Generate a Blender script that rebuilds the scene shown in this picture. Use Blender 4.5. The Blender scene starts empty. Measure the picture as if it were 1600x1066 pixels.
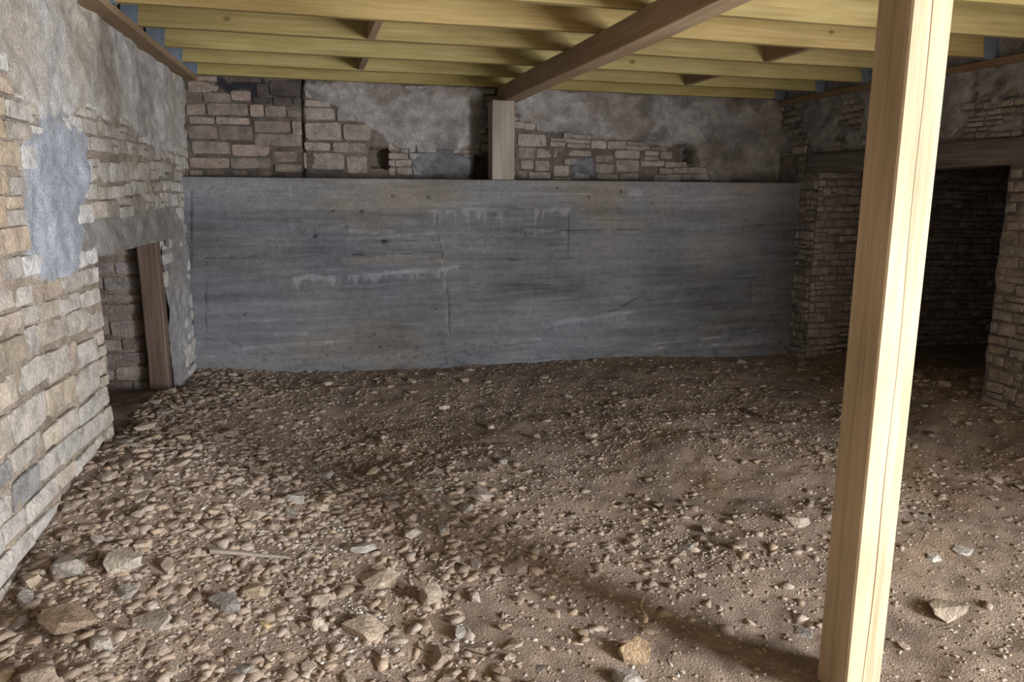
import bpy, bmesh, math, random
import numpy as np
from mathutils import Matrix, Vector
R = random.Random(11)
NR = np.random.RandomState(5)
scn = bpy.context.scene
C = scn.collection

# ------------------------------------------------------------------ camera, world, light, exposure
CAM = np.array([0, 0, 1.55]); F = 1181.3; PITCH, YAW, ROLL = .1907, .265, .005
_cy, _sy, _cp, _sp = math.cos(YAW), math.sin(YAW), math.cos(PITCH), math.sin(PITCH)
FWD = np.array([_sy*_cp, _cy*_cp, -_sp]); _r = np.array([_cy, -_sy, 0.]); _u = np.cross(_r, FWD)
RIGHT = math.cos(ROLL)*_r + math.sin(ROLL)*_u; UP = -math.sin(ROLL)*_r + math.cos(ROLL)*_u
cd = bpy.data.cameras.new('camera'); cam = bpy.data.objects.new('camera', cd); C.objects.link(cam)
cd.sensor_width = 36; cd.lens = F/1600*36; cd.clip_start = .05
cam.matrix_world = Matrix([[RIGHT[i], UP[i], -FWD[i], CAM[i]] for i in range(3)] + [[0, 0, 0, 1]])
scn.camera = cam

w = bpy.data.worlds.new('world'); scn.world = w; w.use_nodes = True
w.node_tree.nodes['Background'].inputs[0].default_value = (.55, .7, 1, 1)
w.node_tree.nodes['Background'].inputs[1].default_value = 1.0

def area(name, loc, rot, sx, sy, power, col):
    l = bpy.data.lights.new(name, 'AREA'); l.shape = 'RECTANGLE'; l.size = sx; l.size_y = sy
    l.energy = power; l.color = col
    o = bpy.data.objects.new(name, l); C.objects.link(o); o.location = loc; o.rotation_euler = rot
    return o
# daylight falling in through the doorway of the right-hand wall, just behind the camera
area('doorway_daylight_offscreen', (4.60, -.92, .95), (math.radians(90), 0, math.radians(90)), 1.55, 1.85, 900, (.97, .975, .98))
scn.view_settings.view_transform = 'Standard'; scn.view_settings.look = 'None'
scn.view_settings.gamma = 1; scn.view_settings.use_curve_mapping = False
scn.view_settings.exposure = -0.1

# ------------------------------------------------------------------ helpers
_TAB = np.random.RandomState(99).rand(256, 256)
def vnoise(x, y, s=0):
    x = np.asarray(x, float) + 17.3*s + 1000; y = np.asarray(y, float) + 9.7*s + 1000
    xi = np.floor(x).astype(int); yi = np.floor(y).astype(int)
    fx = x - xi; fy = y - yi; fx = fx*fx*(3 - 2*fx); fy = fy*fy*(3 - 2*fy)
    a = _TAB[xi % 256, yi % 256]; b = _TAB[(xi+1) % 256, yi % 256]
    c = _TAB[xi % 256, (yi+1) % 256]; d = _TAB[(xi+1) % 256, (yi+1) % 256]
    return (a*(1-fx) + b*fx)*(1-fy) + (c*(1-fx) + d*fx)*fy
def fbm(x, y, s=0, o=4):
    t = 0; a = .5; n = 0
    for k in range(o):
        t = t + a*vnoise(np.asarray(x)*2**k, np.asarray(y)*2**k, s + 3*k); n += a; a *= .5
    return t/n - .5
def sstep(a, b, x):
    t = np.clip((np.asarray(x, float) - a)/(b - a), 0, 1); return t*t*(3 - 2*t)
def ray(x, y):
    return FWD + (x - 800)/F*RIGHT - (y - 533)/F*UP
def poly_sd(pts, X, Y):                      # signed distance to a polygon, negative inside
    X = np.asarray(X, float); Y = np.asarray(Y, float)
    d = np.full(X.shape, 1e9); ins = np.zeros(X.shape, bool); n = len(pts)
    for i in range(n):
        ax, ay = pts[i]; bx, by = pts[(i+1) % n]; ex, ey = bx-ax, by-ay
        t = np.clip(((X-ax)*ex + (Y-ay)*ey)/(ex*ex + ey*ey + 1e-12), 0, 1)
        d = np.minimum(d, np.hypot(X-ax-t*ex, Y-ay-t*ey))
        if ay != by:
            ins ^= ((ay > Y) != (by > Y)) & (X < (bx-ax)*(Y-ay)/(by-ay) + ax)
    return np.where(ins, -d, d)
def seg_d(X, Y, pts):
    d = np.full(np.shape(X), 1e9)
    for (ax, ay), (bx, by) in zip(pts[:-1], pts[1:]):
        ex, ey = bx-ax, by-ay
        t = np.clip(((X-ax)*ex + (Y-ay)*ey)/(ex*ex + ey*ey + 1e-12), 0, 1)
        d = np.minimum(d, np.hypot(X-ax-t*ex, Y-ay-t*ey))
    return d
def mesh_np(name, verts, faces, cols=None, smooth=True):
    """faces: (n,k) array; cols: per-vertex rgb"""
    me = bpy.data.meshes.new(name); verts = np.asarray(verts, np.float32); faces = np.asarray(faces, np.int32)
    n, k = faces.shape
    me.vertices.add(len(verts)); me.vertices.foreach_set('co', verts.ravel())
    me.loops.add(n*k); me.loops.foreach_set('vertex_index', faces.ravel())
    me.polygons.add(n); me.polygons.foreach_set('loop_start', np.arange(0, n*k, k, dtype=np.int32))
    me.polygons.foreach_set('loop_total', np.full(n, k, np.int32))
    me.polygons.foreach_set('use_smooth', np.full(n, smooth, bool))
    me.update(calc_edges=True)
    if cols is not None:
        a = me.color_attributes.new('tint', 'FLOAT_COLOR', 'POINT')
        c4 = np.ones((len(verts), 4), np.float32); c4[:, :3] = cols; a.data.foreach_set('color', c4.ravel())
    return me
def link(name, me, mat, parent=None):
    o = bpy.data.objects.new(name, me); C.objects.link(o)
    if mat is not None and me is not None and not me.materials: me.materials.append(mat)
    if parent is not None: o.parent = parent
    return o
def tag(o, label=None, cat=None, group=None, kind=None):
    for k, v in (('label', label), ('category', cat), ('group', group), ('kind', kind)):
        if v: o[k] = v
    return o
def empty(name, loc=(0, 0, 0)):
    o = bpy.data.objects.new(name, None); C.objects.link(o); o.location = loc; o.empty_display_size = .1; return o
def grid_faces(nu, nv, keep=None):
    i = np.arange(nu-1)[:, None]; j = np.arange(nv-1)[None, :]
    a = (i*nv + j); f = np.stack([a, a+nv, a+nv+1, a+1], -1)
    if keep is not None: f = f[keep]
    return f.reshape(-1, 4)
BOXF = np.array([[0, 1, 3, 2], [4, 6, 7, 5], [0, 4, 5, 1], [2, 3, 7, 6], [0, 2, 6, 4], [1, 5, 7, 3]])
def boxv(x0, x1, y0, y1, z0, z1):
    return np.array([[x, y, z] for x in (x0, x1) for y in (y0, y1) for z in (z0, z1)], float)

# ------------------------------------------------------------------ materials
def new_mat(name, rough=.9):
    m = bpy.data.materials.new(name); m.use_nodes = True; nt = m.node_tree
    b = nt.nodes['Principled BSDF']; b.inputs['Roughness'].default_value = rough
    b.inputs['Specular IOR Level'].default_value = .25
    return m, nt, b
def N(nt, t, **kw):
    n = nt.nodes.new(t)
    for k, v in kw.items(): setattr(n, k, v)
    return n
def noise(nt, scale, detail=5, rough=.6, vec=None, mscale=None):
    n = N(nt, 'ShaderNodeTexNoise'); n.inputs['Scale'].default_value = scale
    n.inputs['Detail'].default_value = detail; n.inputs['Roughness'].default_value = rough
    if vec is None: vec = N(nt, 'ShaderNodeTexCoord').outputs['Object']
    if mscale:
        mp = N(nt, 'ShaderNodeMapping'); mp.inputs['Scale'].default_value = mscale
        nt.links.new(vec, mp.inputs[0]); vec = mp.outputs[0]
    nt.links.new(vec, n.inputs['Vector']); return n
def ramp(nt, src, stops):
    r = N(nt, 'ShaderNodeValToRGB'); e = r.color_ramp.elements
    while len(e) < len(stops): e.new(.5)
    for el, (p, c) in zip(e, stops): el.position = p; el.color = (*c, 1) if len(c) == 3 else c
    nt.links.new(src, r.inputs[0]); return r
def mult(nt, a, b, fac=1, mode='MULTIPLY'):
    m = N(nt, 'ShaderNodeMix', data_type='RGBA', blend_type=mode); m.inputs[0].default_value = fac
    nt.links.new(a, m.inputs[6]); nt.links.new(b, m.inputs[7]); return m.outputs[2]
def bump(nt, b, h, strength=.5, dist=.01):
    n = N(nt, 'ShaderNodeBump'); n.inputs['Strength'].default_value = strength; n.inputs['Distance'].default_value = dist
    nt.links.new(h, n.inputs['Height']); nt.links.new(n.outputs[0], b.inputs['Normal'])
def world_vec(nt):
    return N(nt, 'ShaderNodeNewGeometry').outputs['Position']

def mat_tint(name, nscale, lo, hi, bstr, bdist, rough=.95, fine=90):
    """colour from the mesh's own tint attribute, grained by noise"""
    m, nt, b = new_mat(name, rough)
    at = N(nt, 'ShaderNodeVertexColor', layer_name='tint')
    v = world_vec(nt); n = noise(nt, nscale, 8, .65, v); n2 = noise(nt, fine, 4, .6, v)
    r = ramp(nt, n.outputs[0], [(.3, (lo,)*3), (.7, (hi,)*3)])
    r2 = ramp(nt, n2.outputs[0], [(.3, (.75,)*3), (.7, (1.2,)*3)])
    c = mult(nt, at.outputs[0], r.outputs[0]); c = mult(nt, c, r2.outputs[0])
    nt.links.new(c, b.inputs['Base Color'])
    ad = N(nt, 'ShaderNodeMath', operation='ADD'); nt.links.new(n.outputs[0], ad.inputs[0]); nt.links.new(n2.outputs[0], ad.inputs[1])
    bump(nt, b, ad.outputs[0], bstr, bdist); return m
M_WALL = mat_tint('wall_surface', 14, .7, 1.25, .9, .02)
M_CONC = mat_tint('cast_concrete', 22, .88, 1.1, .35, .006)
M_DIRT = mat_tint('dirt', 9, .72, 1.22, 1, .02, fine=120)
M_CHIP = mat_tint('stone_chips', 30, .85, 1.12, .6, .006, fine=160)
def mat_stone():
    m, nt, b = new_mat('rubble_stone', .92)
    oi = N(nt, 'ShaderNodeObjectInfo'); v = world_vec(nt)
    n = noise(nt, 11, 8, .65, v); n2 = noise(nt, 70, 5, .6, v)
    r = ramp(nt, n.outputs[0], [(.25, (.5, .48, .46)), (.5, (1, 1, 1)), (.75, (1.38, 1.36, 1.33))])
    r2 = ramp(nt, n2.outputs[0], [(.3, (.72,)*3), (.7, (1.2,)*3)])
    c = mult(nt, oi.outputs['Color'], r.outputs[0]); c = mult(nt, c, r2.outputs[0])
    nt.links.new(c, b.inputs['Base Color'])
    ad = N(nt, 'ShaderNodeMath', operation='ADD'); nt.links.new(n.outputs[0], ad.inputs[0]); nt.links.new(n2.outputs[0], ad.inputs[1])
    bump(nt, b, ad.outputs[0], .8, .015); return m
M_STONE = mat_stone()
def mat_wood(name, dark, mid, light, axis, rough=.7, knots=.45):
    """sawn timber, grain along the local axis"""
    m, nt, b = new_mat(name, rough)
    tc = N(nt, 'ShaderNodeTexCoord').outputs['Object']; oi = N(nt, 'ShaderNodeObjectInfo')
    of = N(nt, 'ShaderNodeVectorMath', operation='SCALE'); cb = N(nt, 'ShaderNodeCombineXYZ')
    for k in range(3): nt.links.new(oi.outputs['Random'], cb.inputs[k])
    nt.links.new(cb.outputs[0], of.inputs[0]); of.inputs['Scale'].default_value = 37
    ad = N(nt, 'ShaderNodeVectorMath', operation='ADD'); nt.links.new(tc, ad.inputs[0]); nt.links.new(of.outputs[0], ad.inputs[1])
    v = ad.outputs[0]; s1 = [1, 1, 1]; s1[axis] = .04; s2 = [1, 1, 1]; s2[axis] = .28
    g = noise(nt, 55, 6, .6, v, s1); g2 = noise(nt, 5, 4, .5, v, s2)
    r = ramp(nt, g.outputs[0], [(.25, dark), (.5, mid), (.75, light)])
    r2 = ramp(nt, g2.outputs[0], [(.3, (.78, .76, .72)), (.6, (1.08, 1.08, 1.08))])
    c = mult(nt, r.outputs[0], r2.outputs[0])
    vo = N(nt, 'ShaderNodeTexVoronoi'); vo.inputs['Scale'].default_value = 4.2
    s3 = [1, 1, 1]; s3[axis] = .62; mp = N(nt, 'ShaderNodeMapping'); mp.inputs['Scale'].default_value = s3
    nt.links.new(v, mp.inputs[0]); nt.links.new(mp.outputs[0], vo.inputs['Vector'])
    kr = ramp(nt, vo.outputs['Distance'], [(.03, (knots, knots*.8, knots*.65)), (.085, (1, 1, 1))])
    c = mult(nt, c, kr.outputs[0]); c = mult(nt, c, oi.outputs['Color']); nt.links.new(c, b.inputs['Base Color'])
    bump(nt, b, g.outputs[0], .25, .004); return m
M_JOIST = mat_wood('treated_pine', (.27, .215, .085), (.35, .29, .13), (.42, .355, .175), 0)
M_BEAM = mat_wood('sawn_beam', (.28, .2, .125), (.36, .265, .17), (.43, .33, .225), 1)
M_POST = mat_wood('sawn_post', (.36, .27, .17), (.46, .36, .245), (.53, .43, .31), 2)
M_GREYWOOD = mat_wood('weathered_wood', (.2, .175, .15), (.3, .265, .23), (.38, .34, .3), 2)
M_LINTEL = mat_wood('old_lintel_wood', (.1, .092, .09), (.18, .168, .165), (.27, .25, .24), 0)
M_PLATE = mat_wood('wall_plate_wood', (.19, .13, .078), (.27, .19, .115), (.34, .25, .16), 0)
M_JAMB = mat_wood('old_jamb_wood', (.11, .08, .066), (.17, .125, .103), (.23, .172, .145), 2)
def mat_plain(name, col, rough=.6, n=20):
    m, nt, b = new_mat(name, rough); a = noise(nt, n, 4)
    r = ramp(nt, a.outputs[0], [(.3, tuple(.75*c for c in col)), (.7, tuple(1.15*c for c in col))])
    nt.links.new(r.outputs[0], b.inputs['Base Color']); bump(nt, b, a.outputs[0], .3, .005); return m
M_WRAP = mat_plain('blue_membrane', (.16, .2, .26), .5)
M_DECK = mat_plain('floor_deck', (.4, .3, .15), .8, 6)
M_YARD = mat_plain('yard_gravel', (.4, .36, .3), .95, 12)

# ------------------------------------------------------------------ floor
def XL(y): return -.89 - .04*(6.77 - y)
def floor_h(x, y):
    x = np.asarray(x, float); y = np.asarray(y, float)
    h = -.22*(1 - sstep(1.7, 4.6, y)) + .05*sstep(5, 6.3, y)*sstep(.3, 1.2, x)*(1-sstep(2.6, 4.2, x))
    dl = x + 1.0
    h = h + (.26 + .06*sstep(2.5, 4, y) - .17*sstep(4.6, 6.2, y))*(1 - sstep(0, 1.35, dl)) + .10*(1-sstep(1, 2.6, dl))*(1 - sstep(3.5, 4.5, y))
    h = h + .17*sstep(3.9, 4.6, x)*(1-sstep(4.6, 5.6, y))*sstep(2.4, 3.6, y)
    h = h + .05*sstep(4.5, 5.2, x)
    h = h + .07*fbm(x*1.1, y*1.1, 1, 3)*(1 - .85*sstep(4.6, 5.9, y)) + .015*sstep(5, 6, y) + .065*sstep(4.9, 6.2, y)*np.exp(-((x-.3)/.55)**2) + .035*fbm(x*4, y*4, 2, 3) + .02*fbm(x*14, y*14, 3, 3)
    return h
def on_floor(px, py):
    d = ray(px, py); t = (0 - CAM[2])/d[2]
    for _ in range(30):
        P = CAM + t*d; t += .8*(float(floor_h(P[0], P[1])) - P[2])/d[2]
    return CAM + t*d
def on_Y(px, py, Y):
    d = ray(px, py); return CAM + Y/d[1]*d
xs = np.arange(-1.45, 7.3, .025); ys = np.arange(-2.1, 6.8, .025)
GX, GY = np.meshgrid(xs, ys, indexing='ij'); GZ = floor_h(GX, GY)
f1 = fbm(GX*.9, GY*.9, 21, 4); f2 = fbm(GX*5, GY*5, 22, 4)
col = np.array([.345, .27, .215])*(1 + .5*f1 + .7*f2)[..., None]
gold = sstep(.05, .2, fbm(GX*1.3, GY*1.3, 25, 3))[..., None]
col = col*(1-gold) + np.array([.345, .255, .172])*(1 + .6*f2)[..., None]*gold
floor = link('floor', mesh_np('floor', np.stack([GX, GY, GZ], -1).reshape(-1, 3), grid_faces(len(xs), len(ys)), col.reshape(-1, 3)), M_DIRT)
tag(floor, 'brown trampled earth floor strewn with stone chips', kind='structure')

# ------------------------------------------------------------------ masonry walls
def stone_mesh(k):
    rr = random.Random(100 + k); pts = []
    q = lambda m=.05: rr.random()*m
    for sx, sz in ((1, 1), (-1, 1), (-1, -1), (1, -1)):            # four clipped corners, one kink on the long sides
        c1, c2 = .02 + q(.08), .03 + q(.16); ex, ez = .505 - q(.03), .505 - q(.07)
        two = [(sx*ex, sz*(ez-c2)), (sx*(ex-c1), sz*ez)]
        pts += two if sx*sz > 0 else two[::-1]
        if (sx, sz) in ((1, 1), (-1, -1)): pts.append((rr.uniform(-.2, .2), sz*(.515 - q(.08))))
    n = len(pts); V = []
    for x, z in pts: V.append((x, .5, z))
    for x, z in pts: V.append((x, -.40 - .05*rr.random(), z))
    t1, t2 = rr.uniform(-.08, .08), rr.uniform(-.08, .08)
    for x, z in pts:
        V.append((x*(.955 + q(.03)), -.5 + q(.04) + t1*x + t2*z, z*(.91 + q(.06))))
    V.append((rr.uniform(-.15, .15), -.5 - q(.05), rr.uniform(-.15, .15)))
    Fc = []
    for r0 in (0, n):
        for i in range(n):
            j = (i+1) % n; Fc.append((r0+i, r0+j, r0+n+j)); Fc.append((r0+i, r0+n+j, r0+n+i))
    for i in range(n): Fc.append((2*n+i, 2*n+(i+1) % n, 3*n))
    return np.array(V), np.array(Fc)
STV = [stone_mesh(k) for k in range(20)]
STM = []
for v_, f_ in STV:
    me = mesh_np('wall_stone', v_, f_, None, False); me.materials.append(M_STONE); STM.append(me)

def pick(cols, rr, var=.22):
    c = rr.choice(cols); k = 1 + rr.uniform(-var, var); return tuple(x*k*(1+rr.uniform(-.018, .018)) for x in c)
def lay_courses(u0, u1, v0, v1, hh, ll, seed, joint=.010, slope=0):
    """uneven rubble courses: list of (u0, u1, v0, v1)"""
    rr = random.Random(seed); out = []; v = v0
    while v < v1 - .02:
        h = min(rr.uniform(*hh), v1 - v)
        u = u0 - rr.random()*ll[0]
        while u < u1:
            l = rr.uniform(*ll)*(.6 if rr.random() < .25 else 1)
            a, b = max(u, u0), min(u + l, u1)
            if b - a > .04:
                w = lambda q: .35*hh[0]*math.sin(q*1.7 + seed) + slope*(q - u0)
                dv = w((a+b)/2); j = joint*(.5 + rr.random())
                if h > hh[0]*1.5 and rr.random() < .3:
                    s = rr.uniform(.35, .65)*h
                    out.append((a+j/2, b-j/2, v+dv+j/2, v+dv+s-j/2)); out.append((a+j/2, b-j/2, v+dv+s+j/2, v+dv+h-j/2))
                else:
                    k = rr.uniform(-.18, .18)*h
                    out.append((a+j/2, b-j/2, v+dv+j/2+max(k, 0), v+dv+h-j/2+min(k, 0)))
            u += l
        v += h
    return out
def put_stones(wall, rects, cols, depth=.09, limit=300, proud=.012, seed=0, key=None, colfun=None):
    rr = random.Random(seed); rects = sorted(rects, key=key) if key else rects
    SV, SF, SC = [], [], []; nb = 0
    for i, (a, b, c, d) in enumerate(rects):
        k = rr.randrange(20); loc = ((a+b)/2, depth/2 - proud - rr.uniform(-.005, .008), (c+d)/2)
        sc = ((b-a), depth, (d-c)); rot = (rr.uniform(-.03, .03), rr.uniform(-.02, .02), rr.uniform(-.03, .03))
        base = colfun(loc[0], loc[2], rr) if colfun else pick(cols, rr)
        if i < limit:
            o = bpy.data.objects.new('stone', STM[k]); C.objects.link(o); o.parent = wall
            o.location = loc; o.rotation_euler = rot; o.scale = sc; o.color = (*base, 1)
        else:
            V, Fc = STV[k]; SV.append(V*np.array(sc) + np.array(loc)); SF.append(Fc + nb); nb += len(V)
            SC.append(np.tile(base, (len(V), 1)))
    if SV:
        o = link('small_stones', mesh_np('small_stones', np.concatenate(SV), np.concatenate(SF), np.concatenate(SC), False), M_CHIP, wall)
        tag(o, kind='stuff')
def wall_core(name, u0, u1, v0, v1, step, holes, plaster, pcol, mcol, thick, loc, rotz, rough=.012, extra=None, pround=.016, rec=.012, amp=1.2, solid=.035):
    """wall body: modelled front skin (recessed joints, proud plaster) backed by solid masonry around the openings"""
    us = np.linspace(u0, u1, int((u1-u0)/step)+1); vs = np.linspace(v0, v1, int((v1-v0)/step)+1)
    U, V = np.meshgrid(us, vs, indexing='ij')
    pm = plaster(U, V) if plaster else np.zeros(U.shape)
    D = (1-pm)*(rec + amp*rough*fbm(U*9, V*9, 31, 4)) + pm*(-pround + 3.4*rough*fbm(U*4, V*6, 32, 3) + 2.2*rough*fbm(U*9, V*14, 33, 3))
    n1 = fbm(U*3, V*3, 34, 4)[..., None]; n2 = fbm(U*15, V*15, 35, 4)[..., None]
    pc = pcol(U, V) if callable(pcol) else np.array(pcol or (.3, .3, .3))
    col = np.array(mcol)*(1 + .8*n1 + .6*n2)*(1 - pm[..., None]) + pc*(1 + .45*n1 + .55*n2)*pm[..., None]
    if extra: D, col = extra(U, V, D, col)
    keep = np.ones((len(us)-1, len(vs)-1), bool); uc = (us[1:]+us[:-1])/2; vc = (vs[1:]+vs[:-1])/2
    for (a, b, c, d) in holes: keep &= ~((uc[:, None] > a) & (uc[:, None] < b) & (vc[None] > c) & (vc[None] < d))
    verts = [np.stack([U, D, V], -1).reshape(-1, 3)]; faces = [grid_faces(len(us), len(vs), keep)]; cols = [col.reshape(-1, 3)]
    nb = len(verts[0]); segs = []
    at_u = u0
    for (a, b, c, d) in sorted(holes):
        segs += [(at_u, a, v0, v1), (a, b, d, v1)] + ([(a, b, v0, c)] if c > v0 else []); at_u = b
    segs.append((at_u, u1, v0, v1))
    for (a, b, c, d) in segs:
        bv = boxv(a, b, solid, thick, c, d); verts.append(bv); faces.append(BOXF + nb); nb += 8
        cols.append(np.tile(mcol, (8, 1)))
    o = link(name, mesh_np(name, np.concatenate(verts), np.concatenate(faces), np.clip(np.concatenate(cols), .01, 1)), M_WALL)
    o.location = loc; o.rotation_euler.z = rotz; tag(o, kind='structure'); return o

TAN = [(.41, .36, .305), (.39, .352, .312), (.44, .40, .355), (.37, .312, .25), (.44, .415, .388)]
GREY = [(.35, .325, .317), (.3, .278, .27), (.4, .38, .367), (.32, .287, .27)]
BROWN = [(.285, .232, .2), (.325, .267, .23), (.25, .207, .186), (.35, .305, .268)]
MORT = (.13, .108, .092)

# --- left wall (u runs along Y) with the low blocked doorway
LO = np.array([XL(0), 0]); LD = np.array([XL(6.77)-XL(0), 6.77]); LLEN = np.linalg.norm(LD); LD = LD/LLEN
LROT = math.atan2(LD[1], LD[0]); LN = np.array([LD[1], -LD[0]])
def on_left(px, py):
    d = ray(px, py); t = ((LO - CAM[:2])@LN)/(d[:2]@LN); P = CAM + t*d
    return float((P[:2]-LO)@LD), float(P[2])
LP = [[(-200, -150), (-200, 90), (0, 112), (35, 150), (60, 178), (140, 172), (200, 195), (240, 232), (288, 240), (294, 116), (140, 0), (60, -100)],
      [(36, 215), (75, 188), (132, 195), (134, 300), (128, 392), (118, 432), (78, 440), (46, 420), (34, 330)],
      [(126, 330), (278, 322), (290, 372), (284, 384), (150, 400), (128, 390)],
      [(256, 378), (293, 378), (300, 600), (268, 625), (258, 520)]]
LPU = [[on_left(*q) for q in pl] for pl in LP]
DOORL = (on_left(148, 392)[0], on_left(251, 376)[0], -.3, 1.25)
def plaster_left(U, V):
    n = .16*fbm(U*5, V*5, 41, 4) + .03*fbm(U*25, V*25, 42, 2); m = np.zeros(np.shape(U))
    for k, pl in enumerate(LPU):
        sd = poly_sd(pl, U, V); m = np.maximum(m, 1 - sstep(-.02, .015, sd + n*(1 if k == 0 else .35)))
    return m
def pcol_left(U, V):
    c = np.array([.57, .555, .55])*np.ones(np.shape(U)+(3,))
    b = sstep(-.02, .12, fbm(U*2.2, V*2.2, 43, 3))[..., None]; c = c*(1-.7*b) + np.array([.47, .42, .36])*.7*b
    blue = (poly_sd(LPU[1], U, V) < .03)[..., None]; c = np.where(blue, np.array([.38, .41, .47]), c)
    lin = (poly_sd(LPU[2], U, V) < .02)[..., None]; c = np.where(lin, np.array([.32, .31, .3]), c)
    wash = (poly_sd(LPU[3], U, V) < .02)[..., None]; c = np.where(wash, np.array([.4, .4, .42]), c)
    br = sstep(0, .15, fbm(U*5, V*2, 44, 3))[..., None]; return c*(1 - .35*br) + np.array([.3, .25, .2])*.35*br
wall_left = wall_core('wall_left', -2.1, LLEN+.05, -.35, 2.72, .022, [DOORL], plaster_left, pcol_left, (.34, .285, .23), .6, (*LO, 0), LROT, .014, None, .012, .002, 3.4)
def covered(fn, r, thr=.6):
    a, b, c, d = r; u = np.linspace(a, b, 5); v = np.linspace(c, d, 4); U, V = np.meshgrid(u, v)
    return fn(U, V).mean() > thr
def hits(r, h, m=.0): return r[0] < h[1]+m and r[1] > h[0]-m and r[2] < h[3]+m and r[3] > h[2]-m
def clip_hole(rects, h):
    out = []
    for r in rects:
        if not hits(r, h): out.append(r); continue
        a, b, c, d = r
        if c >= h[2] and d > h[3] and (min(b, h[1])-max(a, h[0])) > .5*(b-a):
            if d - h[3] > .03: out.append((a, b, h[3]+.004, d))
            continue
        if a < h[0] - .05: out.append((a, h[0]-.004, c, d))
        if b > h[1] + .05: out.append((h[1]+.004, b, c, d))
    return out
rl = lay_courses(1.6, 6.45, .0, 1.05, (.085, .15), (.16, .36), 3, .005) + lay_courses(1.6, 6.45, 1.05, 1.75, (.07, .13), (.15, .32), 4, .005) + \
     lay_courses(1.6, 6.72, 1.75, 2.44, (.05, .10), (.12, .28), 5, .005)
rl = [r for r in clip_hole(rl, DOORL) if not covered(plaster_left, r, .9)]
def col_left(u, v, rr):
    c = pick(TAN, rr, .16)
    k = float(sstep(3.2, 5.2, u)); g = pick([(.46, .42, .385), (.40, .35, .315), (.52, .49, .46)], rr, .15)
    c = tuple(a*(1-k) + b*k for a, b in zip(c, g))
    if rr.random() < .45: c = tuple(x*.55 + .45*y for x, y in zip(c, (.45, .44, .435)))
    if rr.random() < .02: c = (.27, .265, .265)
    if u < 3.3 and v > 1.35 and rr.random() < .8: c = tuple(.4*x + .6*y for x, y in zip(c, (.44, .33, .215)))
    k = float(plaster_left(np.array(u), np.array(v)))
    if k > .4: c = (.55, .54, .53)
    return c
put_stones(wall_left, rl, TAN, .1, 300, .010, 6, key=lambda r: (r[0] < 2.25, r[2] < .1, -(r[1]-r[0])*(r[3]-r[2])/(1+r[0])**2), colfun=col_left)

# recess behind the low doorway: far reveal faces the room's front
FY = DOORL[1]; Pr = LO + LD*FY
rw = wall_core('wall_recess', -.75, -.02, -.3, 1.30, .03, [], None, None, (.23, .195, .17), .4, (Pr[0], Pr[1], 0), LROT - math.pi/2)
rr_ = lay_courses(-.74, -.14, 0, 1.26, (.09, .16), (.2, .42), 9, .012)
put_stones(rw, rr_, GREY, .08, 300, .012, 10, colfun=lambda u, v, rr: pick([(.33, .29, .27), (.37, .33, .31), (.29, .25, .235), (.34, .315, .31)], rr))
bk = boxv(DOORL[0]-.02, DOORL[1]+.02, .62, .72, -.35, 1.4); ns = boxv(DOORL[0]-.06, DOORL[0]-.002, .03, .62, -.35, 1.27); tp = boxv(DOORL[0]-.02, DOORL[1]+.02, .03, .7, 1.262, 1.32)
o = link('wall_recess_back', mesh_np('wall_recess_back', np.concatenate([bk, ns, tp]), np.concatenate([BOXF, BOXF+8, BOXF+16]), np.tile((.25, .21, .185), (24, 1)), False), M_WALL)
o.location = (*LO, 0); o.rotation_euler.z = LROT; tag(o, kind='structure')

# --- back wall above the concrete
YB, YC, ZC = 6.77, 6.39, 1.676
def bx(px, py):
    P = on_Y(px, py, YB); return float(P[0]), float(P[2])
BP = [[(478, 128), (478, 150), (560, 190), (600, 205), (620, 232), (700, 238), (752, 225), (757, 140)],
      [(806, 140), (806, 185), (850, 205), (900, 212), (985, 214), (1040, 226), (1090, 230), (1110, 286), (1224, 290), (1224, 150)],
      [(640, 240), (700, 236), (740, 250), (735, 275), (650, 278)], [(892, 250), (926, 246), (928, 275), (896, 278)]]
BPU = [[bx(*q) for q in pl] for pl in BP]
HB = [(bx(581, 256)[0], bx(606, 256)[0], bx(590, 261)[1], bx(590, 234)[1]), (bx(1060, 240)[0], bx(1081, 240)[0], bx(1070, 252)[1], bx(1070, 230)[1]),
      (bx(744, 250)[0], bx(764, 250)[0], bx(750, 279)[1], bx(750, 246)[1])]
def plaster_back(U, V):
    n = .16*fbm(U*4, V*6, 51, 4) + .05*fbm(U*18, V*24, 52, 3); m = np.zeros(np.shape(U))
    for k, pl in enumerate(BPU): m = np.maximum(m, 1 - sstep(-.02, .015, poly_sd(pl, U, V) + n*(1 if k < 2 else .2)))
    return m
def pcol_back(U, V):
    c = np.array([.385, .37, .365])*np.ones(np.shape(U)+(3,))
    b = sstep(.0, .15, fbm(U*3, V*4, 53, 3))[..., None]; c = c*(1-.6*b) + np.array([.26, .215, .185])*.6*b
    for k in (2, 3): c = np.where((poly_sd(BPU[k], U, V) < .02)[..., None], np.array([.24, .25, .28]), c)
    d = sstep(.06, .17, fbm(U*2.6, V*3.4, 56, 3))[..., None]; c = c*(1 - .3*d)
    return c
SOOT = [bx(*q) for q in [(345, 128), (352, 136), (378, 134), (408, 132), (395, 146), (400, 155)]]
SOOT2 = [bx(*q) for q in [(420, 130), (470, 126), (472, 160), (445, 158), (425, 150)]]
CRK = [bx(*q) for q in [(472, 122), (471, 160), (473, 190), (474, 225), (476, 262), (474, 276)]]
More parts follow.
